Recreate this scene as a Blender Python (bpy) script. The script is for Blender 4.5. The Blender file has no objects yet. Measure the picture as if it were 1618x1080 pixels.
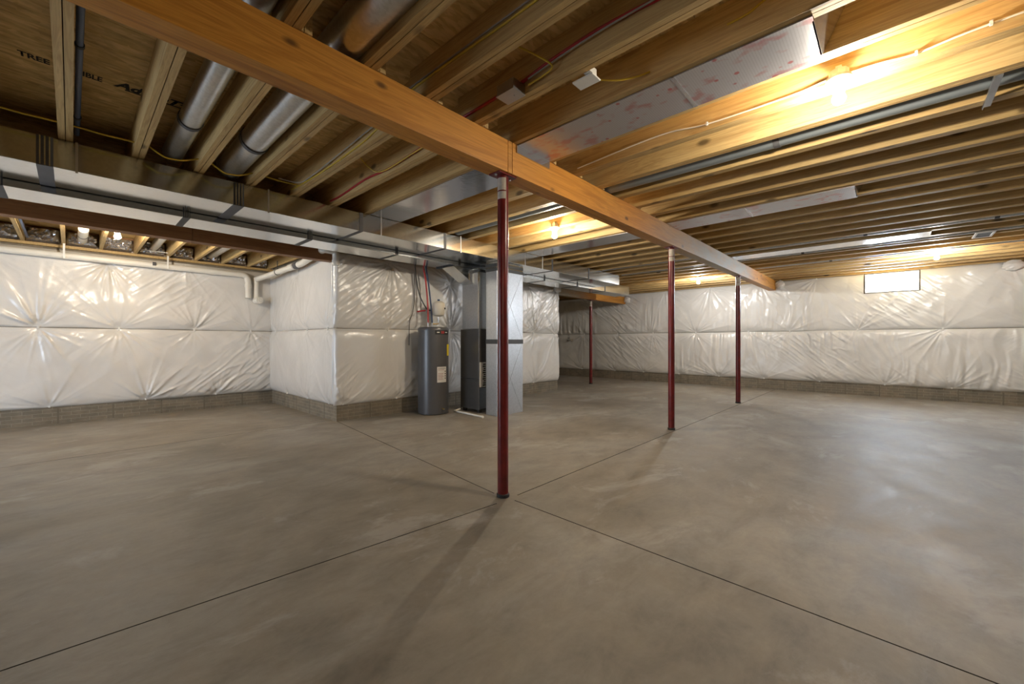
import bpy, bmesh, math, random
import numpy as np
from mathutils import Vector, Matrix
random.seed(7)
RNG = np.random.default_rng(11)
S = bpy.context.scene
C = S.collection
PI = math.pi

# ------------------------------------------------------------------ camera, world, exposure
CAM_H = 1.26
cam = bpy.data.cameras.new('camera'); cam_o = bpy.data.objects.new('camera', cam); C.objects.link(cam_o)
cam.sensor_width = 36.0; cam.lens = 647.0 / 1618.0 * 36.0; cam.clip_start = 0.05
YAW = math.atan2(601, 647)
cam_o.location = (0, 0, CAM_H); cam_o.rotation_euler = (PI/2, 0, YAW - PI/2)
S.camera = cam_o
w = bpy.data.worlds.new('world'); S.world = w; w.use_nodes = True
w.node_tree.nodes['Background'].inputs[0].default_value = (0.55, 0.68, 0.9, 1)
w.node_tree.nodes['Background'].inputs[1].default_value = 1.0
vs = S.view_settings
vs.view_transform = 'Standard'; vs.look = 'None'; vs.gamma = 1.0; vs.use_curve_mapping = False
vs.exposure = 0.5
BULB_STRENGTH = 1350.0
BULB_COOL = (1.0, 0.985, 0.94, 1)
BULB_COLOR = (1.0, 0.89, 0.71, 1)
DAY_STRENGTH = 85.0
ADDED_DOOR_STRENGTH = 8.5
DAY_COLOR = (0.72, 0.84, 1.0, 1)

# ------------------------------------------------------------------ material helpers
def mat(name):
    m = bpy.data.materials.new(name); m.use_nodes = True
    nt = m.node_tree; b = nt.nodes['Principled BSDF']
    return m, nt, b
def N(nt, t, **kw):
    n = nt.nodes.new(t)
    for k, v in kw.items():
        if k in n.inputs: n.inputs[k].default_value = v
        else: setattr(n, k, v)
    return n
def L(nt, a, b): nt.links.new(a, b)
def ramp(nt, fac, stops):
    r = nt.nodes.new('ShaderNodeValToRGB'); e = r.color_ramp.elements
    while len(e) > 1: e.remove(e[0])
    e[0].position, e[0].color = stops[0][0], (*stops[0][1], 1)
    for p, c in stops[1:]:
        x = e.new(p); x.color = (*c, 1)
    L(nt, fac, r.inputs[0]); return r.outputs[0]
def mixc(nt, fac, a, b, mode='MIX'):
    n = nt.nodes.new('ShaderNodeMix'); n.data_type = 'RGBA'; n.blend_type = mode
    for s, v in ((n.inputs[0], fac), (n.inputs[6], a), (n.inputs[7], b)):
        if hasattr(v, 'links'): L(nt, v, s)
        elif isinstance(v, (int, float)): s.default_value = v
        else: s.default_value = (*v, 1)
    return n.outputs[2]
def coords(nt, scale=(1, 1, 1), kind='Object', rand=0.0):
    tc = nt.nodes.new('ShaderNodeTexCoord'); v = tc.outputs[kind]
    if rand:
        oi = nt.nodes.new('ShaderNodeObjectInfo')
        mu = N(nt, 'ShaderNodeMath', operation='MULTIPLY'); L(nt, oi.outputs['Random'], mu.inputs[0]); mu.inputs[1].default_value = rand
        ad = N(nt, 'ShaderNodeVectorMath', operation='ADD'); L(nt, v, ad.inputs[0]); L(nt, mu.outputs[0], ad.inputs[1]); v = ad.outputs[0]
    mp = nt.nodes.new('ShaderNodeMapping'); mp.inputs['Scale'].default_value = scale
    L(nt, v, mp.inputs[0]); return mp.outputs[0]
def noise(nt, vec, scale=5, detail=4, rough=0.55, dist=0.0):
    n = N(nt, 'ShaderNodeTexNoise', Scale=scale, Detail=detail, Roughness=rough, Distortion=dist)
    L(nt, vec, n.inputs['Vector']); return n.outputs['Fac']
def bump(nt, b, h, strength=0.3, dist=0.01):
    n = N(nt, 'ShaderNodeBump', Strength=strength, Distance=dist); L(nt, h, n.inputs['Height']); L(nt, n.outputs[0], b.inputs['Normal'])
def plain(name, col, rough=0.5, metal=0.0, var=0.12, scale=6.0):
    m, nt, b = mat(name)
    f = noise(nt, coords(nt), scale, 5)
    lo = tuple(c*(1-var) for c in col); hi = tuple(min(1, c*(1+var)) for c in col)
    L(nt, ramp(nt, f, [(0.3, lo), (0.7, hi)]), b.inputs['Base Color'])
    b.inputs['Roughness'].default_value = rough; b.inputs['Metallic'].default_value = metal
    return m

def wood(name, dark, light, axis, knots=0.06, rough=0.62, grey=False, ringscale=1.0):
    """grain runs along `axis` (0 = x, 1 = y)"""
    m, nt, b = mat(name)
    s = [9, 9, 9]; s[axis] = 0.55
    v = coords(nt, tuple(s), rand=37.0)
    g = noise(nt, v, 2.2*ringscale, 5, 0.6, 1.4)
    s2 = [60, 60, 60]; s2[axis] = 1.3
    fine = noise(nt, coords(nt, tuple(s2), rand=37.0), 2.0, 3, 0.6)
    mid = tuple((a+c)/2 for a, c in zip(dark, light))
    col = ramp(nt, g, [(0.28, dark), (0.42, mid), (0.52, light), (0.60, mid), (0.72, light)])
    finec = ramp(nt, fine, [(0.3, (0.80, 0.78, 0.74)), (0.7, (1.06, 1.05, 1.04))])
    col = mixc(nt, 0.8, col, finec, 'MULTIPLY')
    oi = nt.nodes.new('ShaderNodeObjectInfo')
    tone = ramp(nt, oi.outputs['Random'], [(0.0, (0.86, 0.83, 0.78)), (0.5, (1, 1, 1)), (1.0, (1.08, 1.04, 0.98))])
    col = mixc(nt, 1.0, col, tone, 'MULTIPLY')
    if knots:
        s3 = [4.5, 4.5, 4.5]; s3[axis] = 2.2
        vo = N(nt, 'ShaderNodeTexVoronoi', Scale=1.0); L(nt, coords(nt, tuple(s3), rand=37.0), vo.inputs['Vector']); vo.inputs['Randomness'].default_value = 1.0
        k = N(nt, 'ShaderNodeMapRange'); L(nt, vo.outputs['Distance'], k.inputs[0])
        k.inputs[1].default_value = knots*0.6; k.inputs[2].default_value = knots*1.25; k.inputs[3].default_value = 0.85; k.inputs[4].default_value = 0
        col = mixc(nt, k.outputs[0], col, tuple(c*0.22 for c in dark))
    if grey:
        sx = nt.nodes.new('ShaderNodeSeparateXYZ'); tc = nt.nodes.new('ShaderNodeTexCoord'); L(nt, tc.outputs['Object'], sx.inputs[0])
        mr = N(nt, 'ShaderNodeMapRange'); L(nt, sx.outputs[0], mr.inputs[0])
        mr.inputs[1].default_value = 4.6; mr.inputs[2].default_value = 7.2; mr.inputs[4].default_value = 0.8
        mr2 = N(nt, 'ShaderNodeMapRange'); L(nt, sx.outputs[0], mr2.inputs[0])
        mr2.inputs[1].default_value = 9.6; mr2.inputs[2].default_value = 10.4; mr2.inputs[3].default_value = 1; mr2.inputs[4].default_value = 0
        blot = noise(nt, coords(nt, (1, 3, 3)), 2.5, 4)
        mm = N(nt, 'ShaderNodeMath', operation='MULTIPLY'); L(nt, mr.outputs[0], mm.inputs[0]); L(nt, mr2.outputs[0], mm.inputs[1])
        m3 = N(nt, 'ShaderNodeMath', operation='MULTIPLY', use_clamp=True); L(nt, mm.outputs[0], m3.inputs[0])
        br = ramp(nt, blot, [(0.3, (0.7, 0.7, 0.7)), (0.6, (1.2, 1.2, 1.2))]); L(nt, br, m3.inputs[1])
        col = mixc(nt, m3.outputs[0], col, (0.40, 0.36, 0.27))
    L(nt, col, b.inputs['Base Color']); b.inputs['Roughness'].default_value = rough
    bump(nt, b, fine, 0.15, 0.004)
    return m

def metal(name, base, rough, var=0.10, spangle=True, bumpy=0.0):
    m, nt, b = mat(name)
    if spangle:
        vo = N(nt, 'ShaderNodeTexVoronoi', Scale=55.0); L(nt, coords(nt), vo.inputs['Vector']); f = vo.outputs['Color']
        sx = nt.nodes.new('ShaderNodeSeparateColor'); L(nt, f, sx.inputs[0]); fac = sx.outputs[0]
    else:
        fac = noise(nt, coords(nt), 8, 4)
    lo = tuple(c*(1-var) for c in base); hi = tuple(min(1, c*(1+var)) for c in base)
    L(nt, ramp(nt, fac, [(0.2, lo), (0.8, hi)]), b.inputs['Base Color'])
    b.inputs['Metallic'].default_value = 1.0
    big = noise(nt, coords(nt), 1.7, 3)
    mr = N(nt, 'ShaderNodeMapRange'); L(nt, big, mr.inputs[0]); mr.inputs[3].default_value = rough*0.75; mr.inputs[4].default_value = rough*1.3
    L(nt, mr.outputs[0], b.inputs['Roughness'])
    if bumpy: bump(nt, b, noise(nt, coords(nt), 3.0, 3), bumpy, 0.03)
    return m

M = {}
M['joist'] = wood('pine_joist', (0.38, 0.235, 0.085), (0.60, 0.425, 0.185), 1, knots=0.13)
M['joist_end'] = M['joist']
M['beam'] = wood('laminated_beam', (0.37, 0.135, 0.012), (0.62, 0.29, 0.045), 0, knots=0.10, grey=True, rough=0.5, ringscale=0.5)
M['lvl'] = wood('dark_lvl_beam', (0.22, 0.085, 0.025), (0.33, 0.15, 0.05), 0, knots=0, rough=0.6)
M['galv'] = metal('galvanised_sheet', (0.63, 0.65, 0.66), 0.16, 0.04, True, 0.06)
M['galv_dull'] = metal('dull_galvanised_sheet', (0.50, 0.515, 0.53), 0.44, 0.05, True, 0.03)
M['pipe_galv'] = metal('galvanised_pipe', (0.60, 0.62, 0.64), 0.30, 0.06)
M['grey_pipe'] = plain('grey_painted_duct', (0.24, 0.27, 0.29), 0.35, 0.35, 0.05)
M['mastic'] = plain('grey_duct_mastic', (0.10, 0.10, 0.105), 0.6)
M['dark_band'] = plain('dark_duct_band', (0.045, 0.048, 0.05), 0.55)
M['strap'] = metal('hanger_steel', (0.55, 0.56, 0.58), 0.35, 0.05, False)
M['white_plastic'] = plain('white_plastic', (0.78, 0.77, 0.74), 0.4, 0, 0.03)
M['pvc'] = plain('pvc_pipe', (0.80, 0.77, 0.70), 0.38, 0, 0.04)
M['red_steel'] = plain('red_primer_steel', (0.135, 0.010, 0.010), 0.30, 0, 0.35, 9)
M['black'] = plain('black_rubber', (0.02, 0.02, 0.02), 0.6)
M['paper'] = plain('paper_label', (0.52, 0.47, 0.40), 0.7, 0, 0.12, 30)
M['blue_pex'] = plain('blue_pex', (0.03, 0.06, 0.14), 0.4)
M['red_pex'] = plain('red_pex', (0.42, 0.02, 0.02), 0.4)
M['dark_pex'] = plain('dark_tubing', (0.05, 0.045, 0.04), 0.5)
M['yellow_cable'] = plain('yellow_cable', (0.55, 0.38, 0.03), 0.45)
M['white_cable'] = plain('white_cable', (0.75, 0.70, 0.6), 0.5)
M['red_cable'] = plain('red_cable', (0.36, 0.012, 0.015), 0.4)
M['grey_cable'] = plain('grey_cable', (0.32, 0.29, 0.25), 0.5)
M['heater'] = plain('heater_grey_enamel', (0.105, 0.105, 0.11), 0.33, 0.2, 0.05)
M['cabinet'] = plain('handler_grey_enamel', (0.12, 0.115, 0.11), 0.26, 0.35, 0.06)
M['tank'] = plain('expansion_tank_enamel', (0.66, 0.60, 0.50), 0.35, 0, 0.04)
M['yellow_label'] = plain('yellow_energy_label', (0.80, 0.62, 0.02), 0.5, 0, 0.04)
M['white_label'] = plain('white_label', (0.72, 0.70, 0.66), 0.5, 0, 0.04)
M['brass'] = metal('brass_fitting', (0.7, 0.5, 0.22), 0.35, 0.05, False)
M['ink'] = plain('black_ink', (0.018, 0.014, 0.01), 0.8)
M['red_ink'] = plain('red_ink', (0.30, 0.03, 0.03), 0.7)

def emis(name, col, st):
    m = bpy.data.materials.new(name); m.use_nodes = True; nt = m.node_tree
    nt.nodes.remove(nt.nodes['Principled BSDF'])
    e = N(nt, 'ShaderNodeEmission'); e.inputs[0].default_value = col; e.inputs[1].default_value = st
    L(nt, e.outputs[0], nt.nodes['Material Output'].inputs[0]); return m
M['bulb'] = emis('glowing_bulb', BULB_COLOR, BULB_STRENGTH)
M['bulb_cool'] = emis('glowing_cool_bulb', BULB_COOL, BULB_STRENGTH*1.15)
M['day'] = emis('daylit_frosted_pane', DAY_COLOR, DAY_STRENGTH)
M['day_added_door'] = emis('added_daylight_pane', DAY_COLOR, ADDED_DOOR_STRENGTH)  # glow of the added, unseen door; cool daylight from the entry side

def make_vinyl():
    m, nt, b = mat('white_vinyl_facing')
    f = noise(nt, coords(nt), 1.3, 4)
    L(nt, ramp(nt, f, [(0.3, (0.70, 0.685, 0.66)), (0.7, (0.78, 0.765, 0.74))]), b.inputs['Base Color'])
    b.inputs['Roughness'].default_value = 0.27
    b.inputs['Specular IOR Level'].default_value = 0.7
    v = coords(nt, (1, 1, 1))
    n1 = noise(nt, v, 7.0, 4, 0.55, 0.8)
    bump(nt, b, n1, 0.22, 0.02)
    return m
M['vinyl'] = make_vinyl()

def make_foil(name, prints):
    m, nt, b = mat(name)
    v = coords(nt)
    col = (0.66, 0.665, 0.70)
    if prints:
        wv = N(nt, 'ShaderNodeTexWave', wave_type='BANDS', bands_direction='Y'); wv.inputs['Scale'].default_value = 22.0; L(nt, v, wv.inputs['Vector'])
        base = ramp(nt, wv.outputs['Fac'], [(0.0, (0.53, 0.53, 0.57)), (0.10, (0.60, 0.60, 0.65)), (1.0, (0.62, 0.62, 0.67))])
        bl = noise(nt, coords(nt, (7, 4, 1)), 1.6, 3)
        dash = N(nt, 'ShaderNodeTexVoronoi', Scale=9.0); L(nt, v, dash.inputs['Vector'])
        d1 = ramp(nt, dash.outputs['Distance'], [(0.10, (1, 1, 1)), (0.16, (0, 0, 0))])
        d2 = ramp(nt, bl, [(0.53, (0, 0, 0)), (0.66, (0.65, 0.65, 0.65))])
        mx = mixc(nt, 1.0, d1, d2, 'ADD')
        base = mixc(nt, mx, base, (0.55, 0.22, 0.24)); L(nt, base, b.inputs['Base Color'])
    else:
        b.inputs['Base Color'].default_value = (*col, 1)
    b.inputs['Metallic'].default_value = 0.85; b.inputs['Roughness'].default_value = 0.30 if prints else 0.16
    bump(nt, b, noise(nt, v, 14.0, 4), 0.12, 0.01)
    return m
M['foil_print'] = make_foil('printed_foil_panning', True)
M['foil'] = make_foil('plain_foil', False)

def make_concrete_floor():
    m, nt, b = mat('concrete_slab')
    v = coords(nt)
    a = noise(nt, v, 0.55, 6, 0.6, 0.6); c = noise(nt, coords(nt, (0.8, 1.5, 1)), 2.8, 10, 0.70, 0.4); f = noise(nt, v, 26, 5, 0.7)
    col = ramp(nt, a, [(0.30, (0.20, 0.175, 0.138)), (0.48, (0.26, 0.232, 0.190)), (0.62, (0.305, 0.285, 0.25)), (0.75, (0.228, 0.206, 0.176))])
    col = mixc(nt, 0.75, col, ramp(nt, c, [(0.30, (0.60, 0.59, 0.58)), (0.5, (1, 1, 1)), (0.68, (1.28, 1.27, 1.25))]), 'MULTIPLY')
    col = mixc(nt, 0.4, col, ramp(nt, f, [(0.3, (0.85, 0.85, 0.85)), (0.7, (1.1, 1.1, 1.1))]), 'MULTIPLY')
    # pale laitance scuffs
    sc = noise(nt, coords(nt, (1.0, 1.5, 1)), 0.9, 10, 0.68, 0.5)
    k = ramp(nt, sc, [(0.56, (0, 0, 0)), (0.63, (0.55, 0.55, 0.55))])
    col = mixc(nt, k, col, (0.40, 0.38, 0.35))
    L(nt, col, b.inputs['Base Color'])
    r = ramp(nt, c, [(0.3, (0.50, 0.50, 0.50)), (0.7, (0.68, 0.68, 0.68))]); L(nt, r, b.inputs['Roughness'])
    b.inputs['Specular IOR Level'].default_value = 0.45
    bump(nt, b, c, 0.08, 0.02)
    return m
M['floor'] = make_concrete_floor()

def make_block():
    m, nt, b = mat('brick_formed_concrete')
    # brick form-liner relief: courses 5 cm high; works on walls along x or along y
    tc = nt.nodes.new('ShaderNodeTexCoord'); sx = nt.nodes.new('ShaderNodeSeparateXYZ'); L(nt, tc.outputs['Object'], sx.inputs[0])
    ad = N(nt, 'ShaderNodeMath', operation='ADD'); L(nt, sx.outputs[0], ad.inputs[0]); L(nt, sx.outputs[1], ad.inputs[1])
    cb = nt.nodes.new('ShaderNodeCombineXYZ'); L(nt, ad.outputs[0], cb.inputs[0]); L(nt, sx.outputs[2], cb.inputs[1])
    br = N(nt, 'ShaderNodeTexBrick'); L(nt, cb.outputs[0], br.inputs['Vector'])
    br.inputs['Scale'].default_value = 1.0; br.inputs['Brick Width'].default_value = 0.2; br.inputs['Row Height'].default_value = 0.055
    br.inputs['Mortar Size'].default_value = 0.004; br.inputs['Mortar Smooth'].default_value = 0.3
    br.inputs['Color1'].default_value = (0.19, 0.165, 0.125, 1); br.inputs['Color2'].default_value = (0.235, 0.195, 0.14, 1); br.inputs['Mortar'].default_value = (0.30, 0.265, 0.21, 1)
    n = noise(nt, coords(nt), 5, 6, 0.7)
    col = mixc(nt, 0.8, br.outputs['Color'], ramp(nt, n, [(0.3, (0.7, 0.7, 0.7)), (0.7, (1.25, 1.25, 1.25))]), 'MULTIPLY')
    L(nt, col, b.inputs['Base Color']); b.inputs['Roughness'].default_value = 0.8
    bump(nt, b, br.outputs['Fac'], 0.5, 0.006)
    return m
M['block'] = make_block()
M['block_seam'] = plain('form_seam_concrete', (0.17, 0.145, 0.108), 0.85)
M['joint_dirt'] = plain('dirt_in_the_joint', (0.05, 0.04, 0.03), 0.9)

def make_osb():
    m, nt, b = mat('oriented_strand_board')
    v = coords(nt, (1, 1, 1), rand=11.0)
    vo = N(nt, 'ShaderNodeTexVoronoi', Scale=26.0); 
    mp = coords(nt, (0.55, 1.6, 1), rand=11.0)
    wn = noise(nt, mp, 7, 4, 0.6, 1.0)
    L(nt, mp, vo.inputs['Vector'])
    sc = nt.nodes.new('ShaderNodeSeparateColor'); L(nt, vo.outputs['Color'], sc.inputs[0])
    col = ramp(nt, sc.outputs[0], [(0.0, (0.54, 0.36, 0.135)), (0.5, (0.66, 0.46, 0.19)), (1.0, (0.75, 0.54, 0.245))])
    col = mixc(nt, 0.9, col, ramp(nt, wn, [(0.3, (0.62, 0.60, 0.56)), (0.55, (1, 1, 1)), (0.75, (1.12, 1.12, 1.1))]), 'MULTIPLY')
    L(nt, col, b.inputs['Base Color']); b.inputs['Roughness'].default_value = 0.75
    return m
M['osb'] = make_osb()

# ------------------------------------------------------------------ geometry helpers
class MB:
    def __init__(self): self.bm = bmesh.new()
    def box(self, x0, x1, y0, y1, z0, z1):
        v = [self.bm.verts.new(p) for p in ((x0,y0,z0),(x1,y0,z0),(x1,y1,z0),(x0,y1,z0),(x0,y0,z1),(x1,y0,z1),(x1,y1,z1),(x0,y1,z1))]
        for f in ((0,3,2,1),(4,5,6,7),(0,1,5,4),(1,2,6,5),(2,3,7,6),(3,0,4,7)): self.bm.faces.new([v[i] for i in f])
        return self
    def prism(self, poly, h0, h1, axis=2):
        def p3(a, b, h): return {2:(a,b,h), 1:(a,h,b), 0:(h,a,b)}[axis]
        lo = [self.bm.verts.new(p3(a,b,h0)) for a,b in poly]; hi = [self.bm.verts.new(p3(a,b,h1)) for a,b in poly]
        n = len(poly); self.bm.faces.new(lo[::-1]); self.bm.faces.new(hi)
        for i in range(n): self.bm.faces.new((lo[i], lo[(i+1)%n], hi[(i+1)%n], hi[i]))
        return self
    def rings(self, frames, seg, cap=True):
        rs = []
        for c, u, v, r in frames:
            rs.append([self.bm.verts.new(c + u*(r*math.cos(2*PI*i/seg)) + v*(r*math.sin(2*PI*i/seg))) for i in range(seg)])
        for a, b in zip(rs, rs[1:]):
            for i in range(seg): self.bm.faces.new((a[i], a[(i+1)%seg], b[(i+1)%seg], b[i]))
        if cap: self.bm.faces.new(rs[0][::-1]); self.bm.faces.new(rs[-1])
        return self
    def cyl(self, a, b, r0, r1=None, seg=20):
        a = Vector(a); b = Vector(b); d = (b-a).normalized()
        u = d.orthogonal().normalized(); v = d.cross(u); r1 = r0 if r1 is None else r1
        return self.rings([(a,u,v,r0),(b,u,v,r1)], seg)
    def lathe(self, prof, c=(0,0,0), seg=32):
        c = Vector(c)
        return self.rings([(c+Vector((0,0,z)), Vector((1,0,0)), Vector((0,1,0)), max(r,1e-4)) for r,z in prof], seg)
    def tube(self, pts, r, seg=8):
        pts = [Vector(p) for p in pts]; fr = []; u = None
        for i, p in enumerate(pts):
            d = (pts[min(i+1,len(pts)-1)] - pts[max(i-1,0)]).normalized()
            u = d.orthogonal().normalized() if u is None else (u - d*u.dot(d)).normalized()
            fr.append((p, u, d.cross(u), r))
        return self.rings(fr, seg)
    def build(self, name, m, parent=None, smooth=False, bevel=0.0, local=None):
        if bevel: bmesh.ops.bevel(self.bm, geom=list(self.bm.edges), offset=bevel, segments=2, affect='EDGES', profile=0.6)
        bmesh.ops.recalc_face_normals(self.bm, faces=self.bm.faces)
        me = bpy.data.meshes.new(name); self.bm.to_mesh(me); self.bm.free()
        me.materials.append(M[m] if isinstance(m, str) else m)
        if smooth:
            me.shade_smooth(); me.set_sharp_from_angle(angle=math.radians(35))
        o = bpy.data.objects.new(name, me); C.objects.link(o)
        if parent is not None: o.parent = parent
        if local is not None: o.location = local
        return o
def box(name, m, x0, x1, y0, y1, z0, z1, parent=None, bevel=0.0):
    return MB().box(x0,x1,y0,y1,z0,z1).build(name, m, parent, bevel=bevel)
def tag(o, label, cat, group=None):
    o['label'] = label; o['category'] = cat
    if group: o['group'] = group
    return o
def struct(o, label=None):
    o['kind'] = 'structure'
    if label: o['label'] = label
    return o
def thing(name, label, cat, loc=(0,0,0), group=None):
    o = bpy.data.objects.new(name, None); C.objects.link(o); o.location = loc; o.empty_display_size = 0.1
    return tag(o, label, cat, group)
def sub(root, o):
    """make o (built in world coordinates) a child of root placed at root.location"""
    o.parent = root; o.matrix_parent_inverse = Matrix.Translation(-Vector(root.location)); return o
def smooth_path(pts, n=6):
    P = [Vector(p) for p in pts]; out = []
    for i in range(len(P)-1):
        p0 = P[max(i-1,0)]; p1 = P[i]; p2 = P[i+1]; p3 = P[min(i+2,len(P)-1)]
        for k in range(n):
            t = k/n
            out.append(0.5*((2*p1)+(p2-p0)*t+(2*p0-5*p1+4*p2-p3)*t*t+(3*p1-p0-3*p2+p3)*t**3))
    out.append(P[-1]); return out
def copy_tree(o, parent=None):
    c = o.copy(); C.objects.link(c); c.parent = parent
    for ch in list(o.children): copy_tree(ch, c)
    return c

# ------------------------------------------------------------------ key dimensions (metres)
X0, X1 = -4.2, 12.70           # entry wall, right wall
Y0, Y1 = -4.4, 9.50            # rear wall, left wall
XB, YB = 2.86, 6.45            # utility bump-out: side face x, front face y
XN = 8.70                      # where the bump-out ends
ZJ = 2.872; ZS = 3.12          # joist underside, subfloor underside
ZJ2 = 2.765                    # joist underside in the far bay
BY0, BY1 = 2.25, 2.41          # main beam
JW = 0.078                     # joist width (two plies)

# ------------------------------------------------------------------ floor slab with sawn joints
fl = box('floor', 'floor', X0-0.2, X1+0.2, Y0-0.2, Y1+0.2, -0.12, 0)
joints = [((2.403,2.205),(2.20,-4.4)), ((2.399,2.43),(2.87,6.44)), ((2.5,2.262),(12.7,2.275)), ((2.262,2.263),(-4.2,2.9)), ((-4.2,6.45),(2.86,6.62)), ((9.36,2.2),(8.9,-4.4))]
cb = MB()
for (ax, ay), (bx_, by_) in joints:
    a = Vector((ax,ay,0)); b = Vector((bx_,by_,0)); d = (b-a).normalized(); n = Vector((-d.y,d.x,0))*0.0045
    cb.prism([((a+n).x,(a+n).y),((a-n).x,(a-n).y),((b-n).x,(b-n).y),((b+n).x,(b+n).y)], -0.03, 0.05)
cut = cb.build('joint_cutter', 'block')
bo = fl.modifiers.new('cut', 'BOOLEAN'); bo.object = cut; bo.operation = 'DIFFERENCE'; bo.solver = 'EXACT'
dg = bpy.context.evaluated_depsgraph_get()
me = bpy.data.meshes.new_from_object(fl.evaluated_get(dg)); fl.modifiers.clear(); fl.data = me
bpy.data.objects.remove(cut)
me.materials.clear(); me.materials.append(M['floor']); me.materials.append(M['joint_dirt'])
for p in me.polygons: p.material_index = 1 if -0.06 < p.center.z < -0.001 and abs(p.center.x-(X0+X1)/2) < (X1-X0)/2+0.1 and abs(p.center.y-(Y0+Y1)/2) < (Y1-Y0)/2+0.1 else 0
struct(fl, 'bare brown-grey concrete slab with sawn control joints')

# ------------------------------------------------------------------ walls
struct(box('wall_left', 'block', X0-0.2, XB+0.2, Y1, Y1+0.25, 0, 2.72), 'brick-formed concrete wall behind the pipe-topped insulation')
struct(box('wall_alcove', 'block', XB, XB+0.25, YB+0.25, Y1, 0, 3.01), 'brick-formed concrete side of the utility bump-out')
struct(box('wall_utility', 'block', XB, XN, YB, YB+0.25, 0, 2.72), 'brick-formed concrete wall behind the water heater')
struct(box('wall_nook', 'block', XN-0.25, XN, YB+0.25, Y1, 0, 2.72))
struct(box('trim_5', 'lvl', X0, XB, 6.485, 6.55, ZJ+0.001, ZS), 'rim board above the dark laminated beam')
struct(box('trim_3', 'lvl', XB, XN, YB+0.06, YB+0.25, 2.722, ZS), 'rim board above the bump-out wall')
struct(box('trim_4', 'lvl', XN, X1, YB+0.27, YB+0.31, 2.78, ZS), 'rim board above the short alcove beam')
struct(box('wall_nook_back', 'block', XN-0.25, X1+0.25, Y1, Y1+0.25, 0, 3.1))
struct(box('wall_rear', 'block', X0-0.2, X1+0.25, Y0-0.25, Y0, 0, 3.12))
# right wall with the window opening
WY0, WY1, WZ0, WZ1 = -0.43, 0.47, 2.40, 2.83
mb = MB(); xr = X1
mb.box(xr, xr+0.25, Y0, -3.8, 0, 2.86).box(xr, xr+0.25, -3.8, -2.9, 0, WZ0).box(xr, xr+0.25, -3.8, -2.9, WZ1, 2.86).box(xr, xr+0.25, -2.9, WY0, 0, 2.86).box(xr, xr+0.25, WY1, Y1, 0, 2.86).box(xr, xr+0.25, WY0, WY1, 0, WZ0).box(xr, xr+0.25, WY0, WY1, WZ1, 2.86)
struct(mb.build('wall_right', 'block'), 'long brick-formed concrete wall with the small high window')
struct(box('trim_1', 'joist', xr+0.06, xr+0.25, Y0, Y1, 2.862, ZS), 'pine rim board above the window wall')
for par, x0, x1, y, s_ in ((bpy.data.objects['wall_left'], X0, XB, Y1, -1), (bpy.data.objects['wall_utility'], XB+0.2, XN, YB, -1)):
    x = x0+0.36
    while x < x1: box('form_seam', 'block_seam', x, x+0.022, y-0.0018, y, 0.0, 0.235, par); x += 0.615
y = Y0+0.3
while y < Y1: box('form_seam', 'block_seam', xr-0.0018, xr, y, y+0.022, 0.0, 0.245, bpy.data.objects['wall_right']); y += 0.615
y = YB+0.45
while y < Y1: box('form_seam', 'block_seam', XB-0.0018, XB, y, y+0.022, 0.0, 0.235, bpy.data.objects['wall_alcove']); y += 0.615
# entry wall with a glazed door opening (unseen, added for cool daylight)
DY0, DY1, DZ1 = 5.0, 7.4, 2.1
mb = MB(); mb.box(X0-0.25, X0, Y0, DY0, 0, 3.12).box(X0-0.25, X0, DY1, Y1, 0, 3.12).box(X0-0.25, X0, DY0, DY1, DZ1, 3.12)
struct(mb.build('wall_entry', 'block'))
d = struct(box('added_door_1', 'white_plastic', X0-0.16, X0-0.10, DY0, DY0+0.08, 0, DZ1))
for a, b_ in ((DY1-0.08, DY1), (6.16, 6.24)): box('added_door_stile', 'white_plastic', X0-0.16, X0-0.10, a, b_, 0, DZ1, d)
box('pane', 'day_added_door', X0-0.14, X0-0.13, DY0+0.08, 6.16, 0.05, DZ1-0.05, d); box('pane', 'day_added_door', X0-0.14, X0-0.13, 6.24, DY1-0.08, 0.05, DZ1-0.05, d)

# windows
def window(nm, WY0, WY1, lab):
    wn = struct(box(nm, 'white_plastic', xr+0.10, xr+0.16, WY0, WY1, WZ0, WZ0+0.035), lab)
    box('frame_head', 'white_plastic', xr+0.10, xr+0.16, WY0, WY1, WZ1-0.035, WZ1, wn)
    for a in (WY0, WY1-0.035): box('frame_jamb', 'white_plastic', xr+0.10, xr+0.16, a, a+0.035, WZ0+0.035, WZ1-0.035, wn)
    box('pane', 'day', xr+0.125, xr+0.135, WY0+0.035, WY1-0.035, WZ0+0.035, WZ1-0.035, wn)
    box('window_sill', 'white_plastic', xr-0.06, xr+0.10, WY0, WY1, WZ0, WZ0+0.012, wn)
    box('window_reveal', 'white_plastic', xr-0.06, xr+0.10, WY0, WY1, WZ1-0.012, WZ1, wn)
    for a in (WY0, WY1-0.012): box('window_reveal', 'white_plastic', xr-0.06, xr+0.10, a, a+0.012, WZ0+0.012, WZ1-0.012, wn)
window('window_1', WY0, WY1, 'small white-framed window glowing with daylight, high on the wall')
window('added_window_2', -3.8, -2.9, 'unseen small white-framed window added past the edge beam for daylight')  # second window is added out of view to spread daylight over wall and floor

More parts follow.
